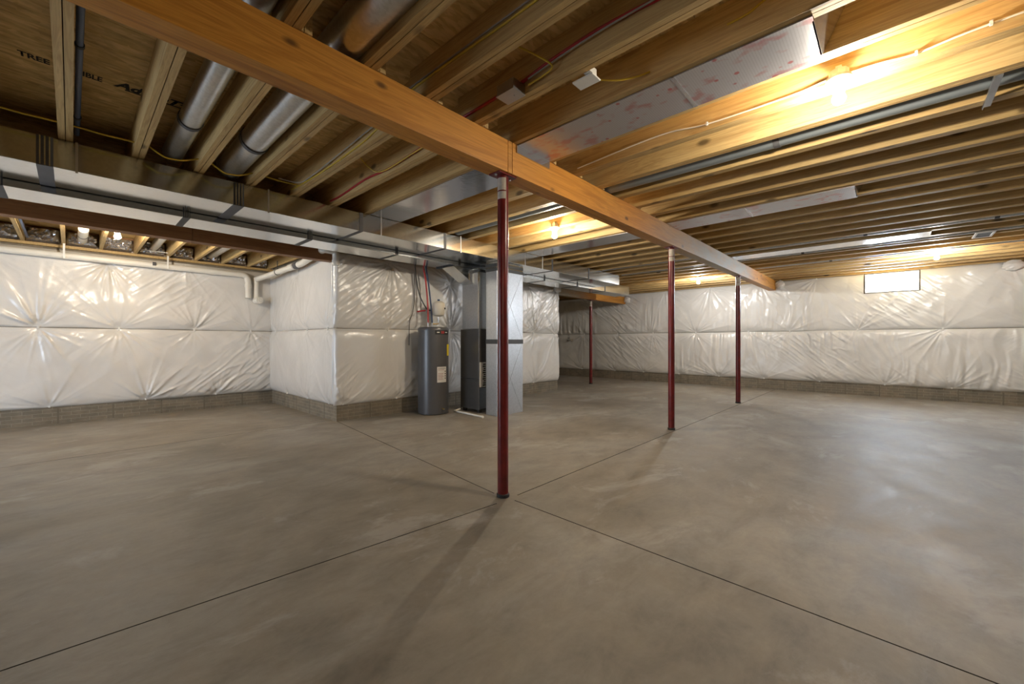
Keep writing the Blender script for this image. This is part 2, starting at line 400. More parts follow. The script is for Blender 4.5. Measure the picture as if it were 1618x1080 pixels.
# ------------------------------------------------------------------ ceiling: deck + separate subfloor panels
ceil = struct(box('ceiling', 'osb', X0-0.2, X1+0.25, Y0-0.2, YB+0.25, ZS+0.02, ZS+0.05), 'wood panel subfloor above open joists')
far_deck = struct(box('ceiling_far_bay', 'osb', X0-0.2, XB+0.3, YB+0.1, Y1+0.2, ZJ2+0.25, ZJ2+0.28))
struct(box('ceiling_nook', 'osb', XB, X1+0.2, YB+0.2, Y1+0.2, 3.0, 3.04))
pm = {}
yy = [-4.4] + [-2.92+1.25*k for k in range(0, 8)]; yy[-1] = YB+0.2
for r in range(len(yy)-1):
    x = X0 - (0.0 if r % 2 else 1.05)
    while x < X1:
        a, b_ = max(x, X0)+0.002, min(x+2.44, X1+0.2)-0.002
        if b_-a > 0.1: box('subfloor_panel', 'osb', a, b_, yy[r]+0.002, yy[r+1]-0.002, ZS, ZS+0.019, ceil)
        x += 2.44
def text_mesh(name, body, size, x, y, z, m, parent, shear=0.0, xs=1.0, bold=0.0):
    cu = bpy.data.curves.new(name, 'FONT'); cu.body = body; cu.size = size; cu.shear = shear; cu.offset = bold
    t = bpy.data.objects.new(name, cu); C.objects.link(t)
    bpy.context.view_layer.update()
    me = bpy.data.meshes.new_from_object(t.evaluated_get(bpy.context.evaluated_depsgraph_get()))
    bpy.data.objects.remove(t)
    # read from below: +x stays right, the top of the letters points away towards -y
    me.transform(Matrix.Diagonal((xs, -1, 1, 1))); me.transform(Matrix.Translation((x, y, z)))
    me.materials.append(M[m]); o = bpy.data.objects.new(name, me); C.objects.link(o); o.parent = parent
    return o
text_mesh('printed_lettering', 'TREE', 0.095, -0.235, 4.145, ZS-0.0015, 'ink', ceil, xs=0.66, bold=0.003)
text_mesh('printed_lettering', 'IBLE', 0.10, 0.052, 4.145, ZS-0.0015, 'ink', ceil, xs=0.55, bold=0.003)
text_mesh('printed_lettering', 'AdvanTech', 0.13, 0.215, 4.135, ZS-0.0015, 'ink', ceil, shear=0.3, xs=0.87, bold=0.006)
MB().box(0.27, 0.72, 4.145, 4.158, ZS-0.002, ZS-0.0005).build('printed_underline', 'ink', ceil)

# ------------------------------------------------------------------ joists
def make_joist(length, name, ply_mesh=None):
    t = bpy.data.objects.new(name, None); C.objects.link(t); t.empty_display_size = 0.1
    for s in (-1, 1):
        if ply_mesh is None or s not in ply_mesh:
            o = MB().box(s*0.0405 if s < 0 else 0.0025, -0.0025 if s < 0 else 0.0405, -length/2, length/2, 0, ZS-ZJ-0.001).build('ply', 'joist', t)
            ply_mesh[s] = o.data
        else:
            o = bpy.data.objects.new('ply', ply_mesh[s]); C.objects.link(o); o.parent = t
    return t
LAB_L = 'double pine floor joist between the main beam and the sheet-metal trunk ducts'
LAB_R = 'double pine floor joist on the side of the main beam without trunk ducts'
LX = [-0.03 + 0.4275*k for k in range(-9, 30)]; RX = [0.77 + 0.4275*k for k in range(-11, 28)]
cache = {}
for x in LX:
    if x > X1-0.05: continue
    t = make_joist(4.24, 'floor_joist', cache); t.location = (x, 4.36, ZJ)
    tag(t, LAB_L, 'joist', 'joists between main beam and trunk ducts')
    if abs(x+0.03) < 0.01: t['label'] = 'double pine floor joist with the dark blue water pipe clipped along it'
LL = {0.3975: 'double pine floor joist between the printed subfloor lettering and the slim round duct', 0.825: 'double pine floor joist between the slim and the wide round ducts, trunk-duct side', 1.2525: 'double pine floor joist between the wide round duct and the yellow cable', 1.68: 'double pine floor joist with yellow and grey cables, trunk-duct side of the beam', 2.1075: 'double pine floor joist with the red cable, trunk-duct side of the beam',
      2.535: 'double pine floor joist edging the shiny plain foil panning, red cable side', 2.9625: 'double pine floor joist edging the shiny plain foil panning, round duct side', 4.6725: 'double pine floor joist beside the lit bulb near the trunk duct'}
LR = {0.77: 'double pine floor joist between the two round ducts, bare side of the beam', 1.1975: 'double pine floor joist beside the wide round duct, bare side of the beam', 1.625: 'double pine floor joist with a yellow cable along it, bare side of the beam', 2.0525: 'double pine floor joist carrying the metal junction box and red cable',
      2.48: 'double pine floor joist between the white box and the printed foil panning', 2.9075: 'double pine floor joist between the printed foil panning and the lit bulb', 3.335: 'double pine floor joist with a lamp holder and white cable stapled along it', 3.7625: 'double pine floor joist between the white cable and the grey round duct', 4.19: 'double pine floor joist beside the grey round duct, strap hanger under it'}
def relabel(t, x, D):
    for k, v in D.items():
        if abs(x-k) < 0.03: t['label'] = v
for t in list(C.objects):
    if t.name.startswith('floor_joist'): relabel(t, t.location.x, LL)
cache = {}
for x in RX:
    if x > X1-0.05: continue
    t = make_joist(6.80, 'floor_joist', cache); t.location = (x, -0.97, ZJ)
    tag(t, LAB_R, 'joist', 'joists on the bare side of the main beam')
    relabel(t, x, LR)
# far bay
BX2 = [-0.49, -0.08, 0.33, 0.745, 1.17, 1.57, 1.985, 2.42, 2.83-0.05] + [-0.90-0.41*k for k in range(8)]
ply2 = None
for x in BX2:
    if ply2 is None:
        o = MB().box(-0.02, 0.02, -1.46, 1.46, 0, 0.249).build('floor_joist', 'joist'); ply2 = o.data
    else:
        o = bpy.data.objects.new('floor_joist', ply2); C.objects.link(o)
    o.location = (x, 8.03, ZJ2)
    tag(o, 'pine floor joist between the dark laminated beam and the pipe-topped insulated wall', 'joist', 'joists of the far bay')

# ------------------------------------------------------------------ beams
bt = thing('main_beam', 'long orange-brown laminated wood beam resting on three red steel columns', 'beam', (2.4, (BY0+BY1)/2, 2.617))
for a, b_ in ((X0, 2.375), (2.379, 2.425), (2.429, 12.62)):
    sub(bt, box('beam_segment', 'beam', a, b_, BY0, BY1, 2.617, ZJ, bevel=0.003))
bt2 = thing('laminated_beam', 'dark brown laminated beam crossing behind the trunk ducts to the bump-out', 'beam', (0, 6.47, 2.52))
for a, b_ in ((X0, 1.03), (1.034, XB-0.02)): sub(bt2, box('beam_segment', 'lvl', a, b_, 6.40, 6.55, 2.52, ZJ))
tag(box('nook_beam', 'beam', XN-0.05, 12.66, 6.56, 6.71, 2.53, 2.76), 'short orange-brown wood beam over the column at the alcove', 'beam')
tag(box('edge_beam', 'beam', X0, 12.66, -2.08, -1.90, 2.617, ZJ-0.003), 'wood beam pocketed in the window wall past the window', 'beam')
# sill plates
tag(box('sill_plate', 'joist', X0, XB, Y1-0.06, Y1+0.2, 2.722, ZJ2-0.002), 'flat pine sill plate on top of the pipe-lined wall', 'sill plate')

# ------------------------------------------------------------------ steel columns
def column(x, y, top, label):
    t = thing('steel_column', label, 'column', (x, y, 0), 'red steel columns')
    def P(mb, n, m, s=True): o = mb.build(n, m, t, smooth=s); return o
    P(MB().cyl((0,0,0.018),(0,0,top-0.012),0.0445,seg=32), 'shaft', 'red_steel')
    P(MB().lathe([(0.046,0.0),(0.052,0.002),(0.052,0.024),(0.046,0.03)], seg=32), 'base_collar', 'black')
    P(MB().box(-0.10,0.10,-0.06,0.06,top-0.012,top), 'top_plate', 'red_steel', False)
    P(MB().cyl((0,0,top-0.14),(0,0,top-0.13),0.0455,seg=32), 'adjusting_ring', 'red_steel')
    for sx in (-1,1):
        P(MB().cyl((sx*0.082,0.0,top-0.02),(sx*0.082,0.0,top-0.011),0.011,seg=6), 'bolt', 'strap', False)
    # paper sticker wrapped on the side facing -x
    mb = MB(); r = 0.0452; a0, a1 = PI*0.83, PI*1.42; n = 10
    lo = []; hi = []
    for i in range(n+1):
        a = a0+(a1-a0)*i/n
        lo.append(mb.bm.verts.new((r*math.cos(a), r*math.sin(a), top-0.20))); hi.append(mb.bm.verts.new((r*math.cos(a), r*math.sin(a), top-0.03)))
    for i in range(n): mb.bm.faces.new((lo[i], lo[i+1], hi[i+1], hi[i]))
    P(mb, 'paper_sticker', 'paper')
    return t
column(2.40, 2.33, 2.617, 'red steel column under the beam splice, where the floor joints cross')
column(5.88, 2.33, 2.617, 'red steel column in the middle of the main beam run')
column(9.36, 2.33, 2.617, 'red steel column under the main beam, next to the window wall')
column(10.66, 6.66, 2.53, 'thin red steel column in the alcove under the short beam')

# ------------------------------------------------------------------ insulation blankets
def vnoise(s, t, fs, ft, seed):
    r = np.random.default_rng(seed); a = s*fs; b = t*ft
    n0 = int(a.max()-a.min())+4; n1 = int(b.max()-b.min())+4
    g = r.standard_normal((n0, n1)); a = a-a.min(); b = b-b.min()
    i = a.astype(int); j = b.astype(int); u = a-i; v = b-j; u = u*u*(3-2*u); v = v*v*(3-2*v)
    return (g[i,j]*(1-u)+g[i+1,j]*u)*(1-v)+(g[i,j+1]*(1-u)+g[i+1,j+1]*u)*v
def blanket(label, origin, along, normal, length, z0, z1, pins, seed, depth=0.075, wr=1.0, hole=None, drape=0.0, step=0.015, group=None):
    """pillowy vinyl-faced blanket on a wall. origin = wall start point, along/normal unit vectors, pins = [(s, z)]"""
    ns = max(8, int(length/step)); nt_ = max(8, int((z1-z0)/step))
    s, t = np.meshgrid(np.linspace(0, length, ns+1), np.linspace(0, z1-z0, nt_+1), indexing='ij')
    H = z1-z0; q = np.clip(np.minimum(t, H-t)/0.22, 0, 1); prof = np.sqrt(np.clip(1-(1-q)**2, 0, 1))
    e = np.clip(np.minimum(s, length-s)/0.05, 0, 1); prof = prof*np.sqrt(np.clip(1-(1-e)**2, 0, 1))
    h = depth*prof*(1+0.18*vnoise(s, t, 1.1, 1.1, seed))
    wr_sum = np.zeros_like(s)
    r = np.random.default_rng(seed+5)
    for ps, pz in pins:
        ds = s-ps; dt = t-(pz-z0); rr = np.hypot(ds, dt)+1e-6; th = np.arctan2(dt, ds)
        reach = r.uniform(0.22, 0.5)
        ph = 0
        for k in range(3):
            nfreq = r.integers(7, 17); pp = r.uniform(0, 6.28)
            rid = 1-np.abs(np.sin(nfreq*th*0.5+pp+0.6*np.sin(3*th+pp)))
            ph = ph + (rid**3-0.25)*r.uniform(0.5, 1)
        # direction dependent strength
        lobe = 0.45+0.55*np.clip(np.cos(th-r.uniform(0, 6.28)), -0.3, 1)
        wr_sum += ph*lobe*np.minimum(rr/0.10, 1)*np.exp(-rr/reach)*0.034
        h -= 0.8*h*np.exp(-(rr/0.085)**2)
    # stretched wrinkles and loose vertical drape
    ang = vnoise(s, t, 0.5, 0.5, seed+9)*0.9
    a2 = s*np.cos(0.7)+t*np.sin(0.7); b2 = -s*np.sin(0.7)+t*np.cos(0.7)
    mask = np.clip(vnoise(s, t, 0.9, 1.0, seed+2)*0.8+0.1, 0, 1)
    ridge = np.clip(1-np.abs(vnoise(a2+0.1*ang, b2+0.05*ang, 2.2, 13.0, seed+3))*1.5, 0, 1)**2
    wr_sum += mask*(ridge*0.012+vnoise(a2+0.1*ang, b2, 4.0, 28.0, seed+13)*0.004)
    wr_sum += 0.004*vnoise(s, t, 6, 5, seed+4)
    if drape:
        dm = drape*np.clip(0.4+vnoise(s, t, 0.8, 0.9, seed+7), 0, 1.4)
        x = s+0.06*vnoise(s, t, 2, 2, seed+8)
        wr_sum += dm*(vnoise(x, t, 11, 1.3, seed+6)*0.011+vnoise(x, t, 24, 2.0, seed+16)*0.005)
    h = np.clip(h + wr*wr_sum*np.minimum(prof*1.2, 1), 0.004, None)
    # wobbly lower / upper edges
    edge = np.where(t < H/2, -1, 1)*-0.003+0.003*vnoise(s, t*0, 1.6, 1, seed+12)
    zz = z0+t+edge*(1-np.clip(np.minimum(t, H-t)/0.12, 0, 1))
    o = np.array(origin); al = np.array(along); no = np.array(normal)
    P = o[None,None,:]+s[...,None]*al+h[...,None]*no; P[...,2] = zz
    idx = np.arange((ns+1)*(nt_+1)).reshape(ns+1, nt_+1)
    F = np.stack([idx[:-1,:-1], idx[1:,:-1], idx[1:,1:], idx[:-1,1:]], -1).reshape(-1, 4)
    keep = np.ones(len(F), bool)
    for hole in (hole or ()):
        sc = ((s[:-1,:-1]+s[1:,1:])/2).ravel(); zc = (z0+(t[:-1,:-1]+t[1:,1:])/2).ravel()
        keep &= ~((sc > hole[0]) & (sc < hole[1]) & (zc > hole[2]) & (zc < hole[3]))
    F = F[keep]
    if np.dot(np.cross(al, [0,0,1]), no) < 0: F = F[:, ::-1]
    me = bpy.data.meshes.new('insulation_blanket'); me.from_pydata(P.reshape(-1,3).tolist(), [], F.tolist()); me.update()
    me.materials.append(M['vinyl']); me.shade_smooth()
    ob = bpy.data.objects.new('insulation_blanket', me); C.objects.link(ob); tag(ob, label, 'insulation', group)
    n3 = Vector(normal)
    for ps, pz in pins:
        if not (0.02 < ps < length-0.02): continue
        c = Vector(origin)+Vector(along)*ps; c.z = min(max(pz, z0+0.012), z1-0.012)
        MB().cyl(c+n3*0.004, c+n3*0.022, 0.017, 0.013, seg=10).build('fastener_cap', 'white_plastic', ob, smooth=True)
    return ob
def pinline(n, length, z, jitter, seed, off=0.4):
    r = random.Random(seed); return [(off+i*(length-2*off)/max(1,n-1)+r.uniform(-jitter,jitter), z) for i in range(n)]
ZL, ZM, ZT = 0.255, 1.48, 2.70
# left wall (s runs along +x from X0)
Lw = XB-X0
pm_ = [(-1.4-X0,ZM),(-0.343-X0,ZM),(0.545-X0,ZM),(1.556-X0,ZM),(2.467-X0,ZM)]
blanket('upper white vinyl blanket on the pipe-topped wall', (X0,Y1,0), (1,0,0), (0,-1,0), Lw-0.012, ZM+0.002, 2.69, pm_+[(0.409-X0,2.56),(-0.9-X0,2.6),(1.42-X0,2.66)], 21, wr=1.7)
blanket('lower white vinyl blanket on the pipe-topped wall', (X0,Y1,0), (1,0,0), (0,-1,0), Lw-0.012, ZL, ZM, pm_+[(-1.2-X0,ZL),(-0.228-X0,ZL),(0.879-X0,ZL),(1.886-X0,ZL)], 22, wr=1.5)
# bump-out side (s along -y from Y1)
Ls = Y1-YB
ps = [(0.25,ZM),(1.9,ZM),(2.75,ZM)]
blanket('upper white vinyl blanket on the bump-out side wall', (XB,Y1,0), (0,-1,0), (-1,0,0), Ls, ZM+0.002, 2.69, ps+[(1.5,2.5)], 31, depth=0.06, wr=0.55)
blanket('lower white vinyl blanket on the bump-out side wall', (XB,Y1,0), (0,-1,0), (-1,0,0), Ls, ZL, ZM, ps+[(0.9,ZL),(1.9,ZL),(2.8,ZL)], 32, depth=0.06, wr=0.45)
# utility wall (s along +x from XB)
Lu = XN-XB
pu = [(0.95,ZM),(2.3,ZM),(3.4,ZM),(4.9,ZM),(5.75,ZM)]
BL_U = blanket('upper white vinyl blanket behind the water heater', (XB-0.055,YB,0), (1,0,0), (0,-1,0), Lu+0.055, ZM+0.002, 2.69, pu+[(1.0,2.62),(2.3,2.4),(4.6,2.6),(5.8,2.65)], 41, wr=1.8)
blanket('lower white vinyl blanket behind the water heater', (XB-0.055,YB,0), (1,0,0), (0,-1,0), Lu+0.055, ZL, ZM, pu+[(0.15,ZL),(1.12,ZL),(2.2,ZL),(3.4,ZL),(4.9,ZL)], 42, wr=1.0)
# right wall (s along +y from Y0)
Lr = Y1-Y0
RM = 1.54
pr = [(y-Y0,RM) for y in (-3.2,-2.1,-0.794,0.605,1.951,2.9,4.3,5.62,6.871,8.2)]
BL_R = blanket('upper white vinyl blanket on the window wall', (X1,Y0,0), (0,1,0), (-1,0,0), Lr, RM+0.002, 2.85, pr+[(y-Y0,2.84) for y in (-1.7,1.39,2.6,3.9,5.2,6.6)], 51, hole=((WY0-Y0-0.02,WY1-Y0+0.02,WZ0-0.02,3),(-3.82-Y0,-2.88-Y0,WZ0-0.02,3)), wr=1.25, drape=0.6, group=None)
blanket('lower white vinyl blanket on the window wall', (X1,Y0,0), (0,1,0), (-1,0,0), Lr, 0.27, RM, pr+[(y-Y0,0.27) for y in (-2.2,-0.924,0.128,1.33,2.536,3.66,4.8,5.94,6.97,8.3)], 52, wr=1.25, drape=0.8)
# loose flaps at the beam pockets
def flap(par, label, c, seed, sx=0.12, sy=0.2, sz=0.16):
    mb = MB(); bmesh.ops.create_icosphere(mb.bm, subdivisions=4, radius=1.0); r = np.random.default_rng(seed)
    ph = r.uniform(0, 6.28, 8)
    for v in mb.bm.verts:
        p = v.co; k = 1+0.12*abs(math.sin(4*p.y+ph[0]+5*p.z))+0.05*math.sin(6*p.z+ph[1]+3*p.x)+0.06*abs(math.sin(7*p.y-6*p.z+ph[2]))
        v.co = Vector((c[0]+p.x*sx*k, c[1]+p.y*sy*k, c[2]+p.z*sz*k))
    o = mb.build('loose_flap', 'vinyl', par, smooth=True); o['label'] = label; return o
flap(BL_R, 'crumpled white vinyl tucked beside the main beam end', (12.60,2.16,2.76), 3, 0.07, 0.10, 0.10)
flap(BL_R, 'crumpled white vinyl tucked beside the edge beam end', (12.60,-1.75,2.76), 4, 0.07, 0.14, 0.10)
flap(BL_R, 'crumpled white vinyl tucked beside the short alcove beam end', (12.60,6.48,2.66), 5, 0.07, 0.10, 0.10)
flap(BL_U, 'crumpled white vinyl folded over the outer corner of the bump-out', (8.60,6.375,2.62), 6, 0.13, 0.05, 0.07)

# ------------------------------------------------------------------ lamps
def lamp(x, y, zb, label, face=1, bm_='bulb'):
    """porcelain keyless lamp holder on an octagon box, bulb hanging down; zb = bulb centre"""
    t = thing('ceiling_lamp', label, 'lamp', (x, y, zb), 'bare bulb lamps')
    o8 = MB().cyl((0,0,0.125),(0,0,0.165),0.05,seg=8).build('junction_box', 'strap', t)
    MB().lathe([(0.064,0.125),(0.066,0.108),(0.056,0.092),(0.036,0.07),(0.030,0.036)], seg=24).build('lamp_holder', 'white_plastic', t, smooth=True)
    prof = [(0.016,0.036),(0.021,0.028),(0.030,0.014),(0.035,0.0),(0.034,-0.013),(0.027,-0.027),(0.016,-0.035),(0.003,-0.038)]
    MB().lathe(prof, seg=24).build('bulb', bm_, t, smooth=True)
    MB().box(-0.02,0.02*face+0.03,-0.015,0.015,0.165,0.19).build('bracket', 'strap', t)
    return t
lamp(3.195, 0.24, 2.75, 'lit bare bulb lamp beside the white stapled cable, nearest the printed foil panel')
lamp(4.60, 3.46, 2.745, 'lit bare bulb lamp between joists near the trunk duct')
lamp(10.66, 3.55, 2.75, 'lit bare bulb lamp near the window wall, on the trunk-duct side of the main beam', bm_='bulb_cool')
lamp(10.42, -0.575, 2.75, 'lit bare bulb lamp near the window and ceiling register', bm_='bulb_cool')
lamp(0.42, 7.55, 2.665, 'lit bare bulb lamp behind the dark laminated beam above the pipe-topped wall')
lamp(-3.3, -3.4, 2.755, 'unseen bare bulb lamp added by the rear wall for fill light')  # extra lamp added behind the camera as fill

# ------------------------------------------------------------------ trunk ducts
def trunk(name, label, segs, y0, y1, z0, z1, bands, straps, band_w=0.035):
    t = thing(name, label, 'duct', ((segs[0][0]+segs[-1][1])/2, (y0+y1)/2, z0))
    for a, b_ in segs: sub(t, box('duct_section', 'galv', a, b_, y0, y1, z0, z1, bevel=0.004))
    for x, wd, m in bands:
        mb = MB(); e = 0.004
        mb.box(x-wd/2, x+wd/2, y0-e, y0, z0-e, z1).box(x-wd/2, x+wd/2, y0, y1, z0-e, z0).box(x-wd/2, x+wd/2, y1, y1+e, z0-e, z1)
        sub(t, mb.build('joint_band', m))
        if wd > 0.05:
            for k in (-1, 0, 1): sub(t, box('cleat_rib', 'galv', x+k*wd*0.28-0.004, x+k*wd*0.28+0.004, y0-e-0.008, y0-e, z0, z1))
    for x in straps: sub(t, box('hanger_strap', 'strap', x-0.008, x+0.008, y0-0.004, y0-0.001, z0-0.012, ZJ-0.001))
    return t
TY0, TY1, TZ0, TZ1 = 4.83, 5.43, 2.635, 2.862
b1 = [-0.14, 1.15, 2.45, 3.75, 5.05, 6.35, 7.65]
segs = list(zip([X0]+[b+0.001 for b in b1], [b-0.001 for b in b1]+[9.0]))
trunk('return_trunk_duct', 'broad galvanised trunk duct nearest the main beam, capped at its far end', segs, TY0, TY1, TZ0, TZ1,
      [(x, 0.09 if x < 2 else 0.045, 'mastic') for x in b1], [0.03, 1.42, 2.72, 4.05, 5.55, 6.05])
b2 = [-0.42, 0.83, 2.08, 3.33, 4.55, 5.9, 6.9, 8.15, 9.42]
segs = list(zip([X0]+[b+0.001 for b in b2], [b-0.001 for b in b2]+[10.75]))
trunk('supply_trunk_duct', 'lower galvanised trunk duct running beside the bump-out wall', segs, 5.46, 5.92, 2.572, 2.82,
      [(x, 0.06 if x < 3 else 0.045, 'dark_band') for x in b2], [])

# ------------------------------------------------------------------ air handler, plenum, return drop
AX0, AX1, AY0, AY1 = 4.90, 5.50, 5.345, 5.85
ah = thing('air_handler', 'tall grey metal air handler cabinet beside the water heater', 'air handler', (5.2, 5.6, 0))
sub(ah, box('lower_cabinet', 'cabinet', AX0, AX1, AY0, AY1, 0.06, 0.60, bevel=0.006))
sub(ah, box('upper_cabinet', 'cabinet', AX0, AX1, AY0, AY1, 0.603, 1.49, bevel=0.006))
for a, b_ in ((AX0+0.03,AY0+0.03),(AX0+0.03,AY1-0.09),(AX1-0.09,AY0+0.03),(AX1-0.09,AY1-0.09)): sub(ah, box('foot', 'black', a, a+0.06, b_, b_+0.06, 0, 0.06))
sub(ah, box('spec_label', 'white_label', 4.91, 5.06, AY0-0.003, AY0-0.0005, 0.46, 0.90))
lab = bpy.data.objects[-1] if False else None
mb = MB()
for k in range(11): mb.box(4.985+0.01*(k%3), 5.055, AY0-0.0045, AY0-0.0032, 0.48+k*0.037, 0.505+k*0.037)
sub(ah, mb.build('label_print', 'ink'))
sub(ah, box('front_access_panel', 'galv', 4.905, 5.48, AY0-0.006, AY0-0.001, 0.07, 0.45))
sub(ah, box('seam_strip', 'galv', AX0-0.004, AX0-0.0005, AY0, AY1, 0.598, 0.606))
pl = thing('supply_plenum', 'galvanised supply plenum rising from the air handler to the trunk duct', 'duct', (5.2, 5.6, 1.495))
sub(pl, box('plenum_body', 'galv_dull', AX0+0.01, AX1-0.01, AY0+0.005, AY1-0.04, 1.495, 2.566, bevel=0.004))
sub(pl, box('corner_flange', 'galv', AX0, AX0+0.012, AY0-0.004, AY0+0.03, 1.50, 2.566))
# elbow from plenum up to the trunk on the -x side
mb = MB(); mb.prism([(4.42,2.566),(4.91,2.566),(4.91,2.30),(4.82,2.34)], AY0+0.14, AY1-0.05, axis=1)
sub(pl, mb.build('elbow', 'galv')); sub(pl, box('elbow_band', 'dark_band', 4.40, 4.46, 5.44, 5.93, 2.555, 2.567))
sub(pl, box('flange_band', 'dark_band', AX0-0.003, AX1, AY0-0.004, AY1-0.03, 2.50, 2.545))
rd = thing('return_drop_duct', 'galvanised return drop duct standing on the floor in front of the air handler', 'duct', (5.22, 5.03, 0))
RX0, RX1_, RY0, RY1 = 4.90, 5.56, 4.90, 5.165
sub(rd, box('lower_section', 'galv_dull', RX0, RX1_, RY0, RY1, 0.0, 1.235, bevel=0.004))
sub(rd, box('upper_section', 'galv_dull', RX0, RX1_, RY0, RY1, 1.30, 2.47, bevel=0.004))
def ringbox(x0,x1,y0,y1,z0,z1,e):
    mb = MB(); mb.box(x0-e,x1+e,y0-e,y1+e,z0,z1); return mb
sub(rd, ringbox(RX0,RX1_,RY0,RY1,1.228,1.305,0.006).build('joint_band', 'dark_band'))
for z in (2.47, 2.545): sub(rd, ringbox(RX0,RX1_,RY0,RY1,z,z+0.05,0.006).build('collar_band', 'dark_band'))
sub(rd, ringbox(RX0,RX1_,RY0,RY1,2.52,2.545,0.002).build('collar', 'galv')); sub(rd, ringbox(RX0,RX1_,RY0,RY1,2.595,2.629,0.002).build('collar', 'galv'))
# cross-break creases on the front face (raised hair-line ribs)
for z0, z1 in ((0.02,1.22),(1.31,2.46)):
    for s in (0,1):
        a = Vector((RX0+0.02 if s else RX1_-0.02, RY0+0.0005, z0)); b_ = Vector((RX1_-0.02 if s else RX0+0.02, RY0+0.0005, z1))
        sub(rd, MB().cyl(a, b_, 0.0025, seg=6).build('cross_break', 'galv'))
# condensate line on the floor
t = thing('condensate_pipe', 'white pipe lying on the floor at the foot of the air handler', 'pipe', (4.68,5.4,0))
sub(t, MB().tube(smooth_path([(4.645,4.99,0.018),(4.68,5.4,0.018),(4.716,5.80,0.018)],4), 0.0165, 12).build('pipe_run', 'pvc', smooth=True))
sub(t, MB().cyl((4.714,5.79,0.018),(4.87,5.83,0.03),0.0165,seg=12).build('pipe_branch', 'pvc', smooth=True))
sub(t, MB().cyl((4.642,4.965,0.018),(4.646,5.0,0.018),0.021,seg=12).build('pipe_end', 'pvc', smooth=True))

# ------------------------------------------------------------------ water heater
wh = thing('water_heater', 'tall cylindrical dark grey electric water heater with labels', 'water heater', (4.40, 6.00, 0))
R = 0.27
MB().lathe([(R-0.02,0),(R,0.012),(R,0.03),(R,1.46),(R+0.003,1.462),(R+0.003,1.49),(R-0.01,1.512),(R-0.05,1.522),(0.0,1.53)], seg=64).build('tank_jacket', 'heater', wh, smooth=True)
def patch(name, m, a0, a1, z0, z1, r=R+0.002):
    mb = MB(); n = 12; lo = []; hi = []
    for i in range(n+1):
        a = math.radians(a0+(a1-a0)*i/n); lo.append(mb.bm.verts.new((r*math.cos(a), r*math.sin(a), z0))); hi.append(mb.bm.verts.new((r*math.cos(a), r*math.sin(a), z1)))
    for i in range(n): mb.bm.faces.new((lo[i], lo[i+1], hi[i+1], hi[i]))
    return mb.build(name, m, wh, smooth=True)
# camera looks along ~54 deg, so the visible centre of the jacket is at 234 deg; larger angle = to the right
patch('brand_band', 'black', 240, 300, 1.39, 1.46, R+0.005)
patch('brand_print', 'red_ink', 262, 276, 1.405, 1.45, R+0.0065); patch('brand_print', 'white_label', 246, 256, 1.42, 1.435, R+0.0065); patch('brand_print', 'white_label', 281, 292, 1.42, 1.435, R+0.0065)
patch('energy_label', 'yellow_label', 292, 318, 1.02, 1.22)
patch('access_cover', 'heater', 251, 282, 0.98, 1.24, R+0.004)
patch('access_cover', 'heater', 255, 282, 0.28, 0.42, R+0.004)
patch('warning_label', 'white_label', 247, 287, 0.56, 0.83)
for k, (a0, a1, z) in enumerate([(250,283,0.80),(250,275,0.775),(250,272,0.71),(250,270,0.685),(250,273,0.66),(250,268,0.635),(250,271,0.61)]):
    patch('label_print', 'ink' if k < 1 else 'red_ink', a0, a1, z, z+0.006, R+0.0035)
for z in (0.62,0.66,0.70,0.74): patch('label_print', 'ink', 279, 284, z, z+0.018, R+0.0035)
MB().cyl((R*math.cos(math.radians(268)),R*math.sin(math.radians(268)),0.10),((R+0.05)*math.cos(math.radians(268)),(R+0.05)*math.sin(math.radians(268)),0.10),0.012,seg=10).build('drain_valve', 'brass', wh, smooth=True)
MB().cyl((-0.07,0.06,1.52),(-0.07,0.06,1.60),0.016,seg=12).build('hot_nipple', 'strap', wh, smooth=True)
MB().cyl((0.03,0.08,1.52),(0.03,0.08,1.60),0.016,seg=12).build('cold_nipple', 'strap', wh, smooth=True)
MB().tube([(0.03,0.08,1.585),(0.10,0.04,1.585),(0.13,0.02,1.590)],0.012,10).build('tee_fitting', 'brass', wh, smooth=True)
et = thing('expansion_tank', 'small cream expansion tank on top of the water heater', 'tank', (4.53, 6.02, 1.60))
MB().lathe([(0.0,0.12),(0.05,0.125),(0.09,0.14),(0.108,0.17),(0.112,0.22),(0.112,0.32),(0.108,0.355),(0.085,0.385),(0.04,0.40),(0,0.402)], seg=32).build('tank_shell', 'tank', et, smooth=True)
MB().cyl((0,0,0.018),(0,0,0.125),0.014,seg=12).build('stem', 'strap', et, smooth=True)
MB().cyl((0,0,0.40),(0,0,0.43),0.022,seg=12).build('valve_cap', 'blue_pex', et, smooth=True)
MB().box(0.05,0.075,-0.104,-0.098,0.25,0.28).build('sticker', 'ink', et)
def pex(label, m, pts, r=0.014, cat='pipe'):
    return tag(MB().tube(smooth_path(pts, 8), r, 10).build('water_pipe', m, smooth=True), label, cat)
pex('red water pipe rising from the water heater', 'red_pex', [(4.33,6.06,1.605),(4.335,6.08,1.9),(4.31,6.1,2.3),(4.27,6.12,2.6),(4.25,6.13,2.86)])
pex('dark blue water pipe rising from the water heater', 'blue_pex', [(4.43,6.08,1.605),(4.42,6.10,1.9),(4.38,6.12,2.3),(4.34,6.14,2.6),(4.33,6.14,2.86)])
pex('dark flexible line curving down towards the expansion tank', 'dark_pex', [(4.20,6.28,2.69),(4.215,6.26,2.4),(4.26,6.22,2.1),(4.36,6.16,1.87),(4.44,6.14,1.83)], 0.011)
pex('short red pipe stub branching beside the water heater', 'red_pex', [(4.21,6.22,1.80),(4.26,6.16,1.815),(4.30,6.10,1.82)], 0.013)
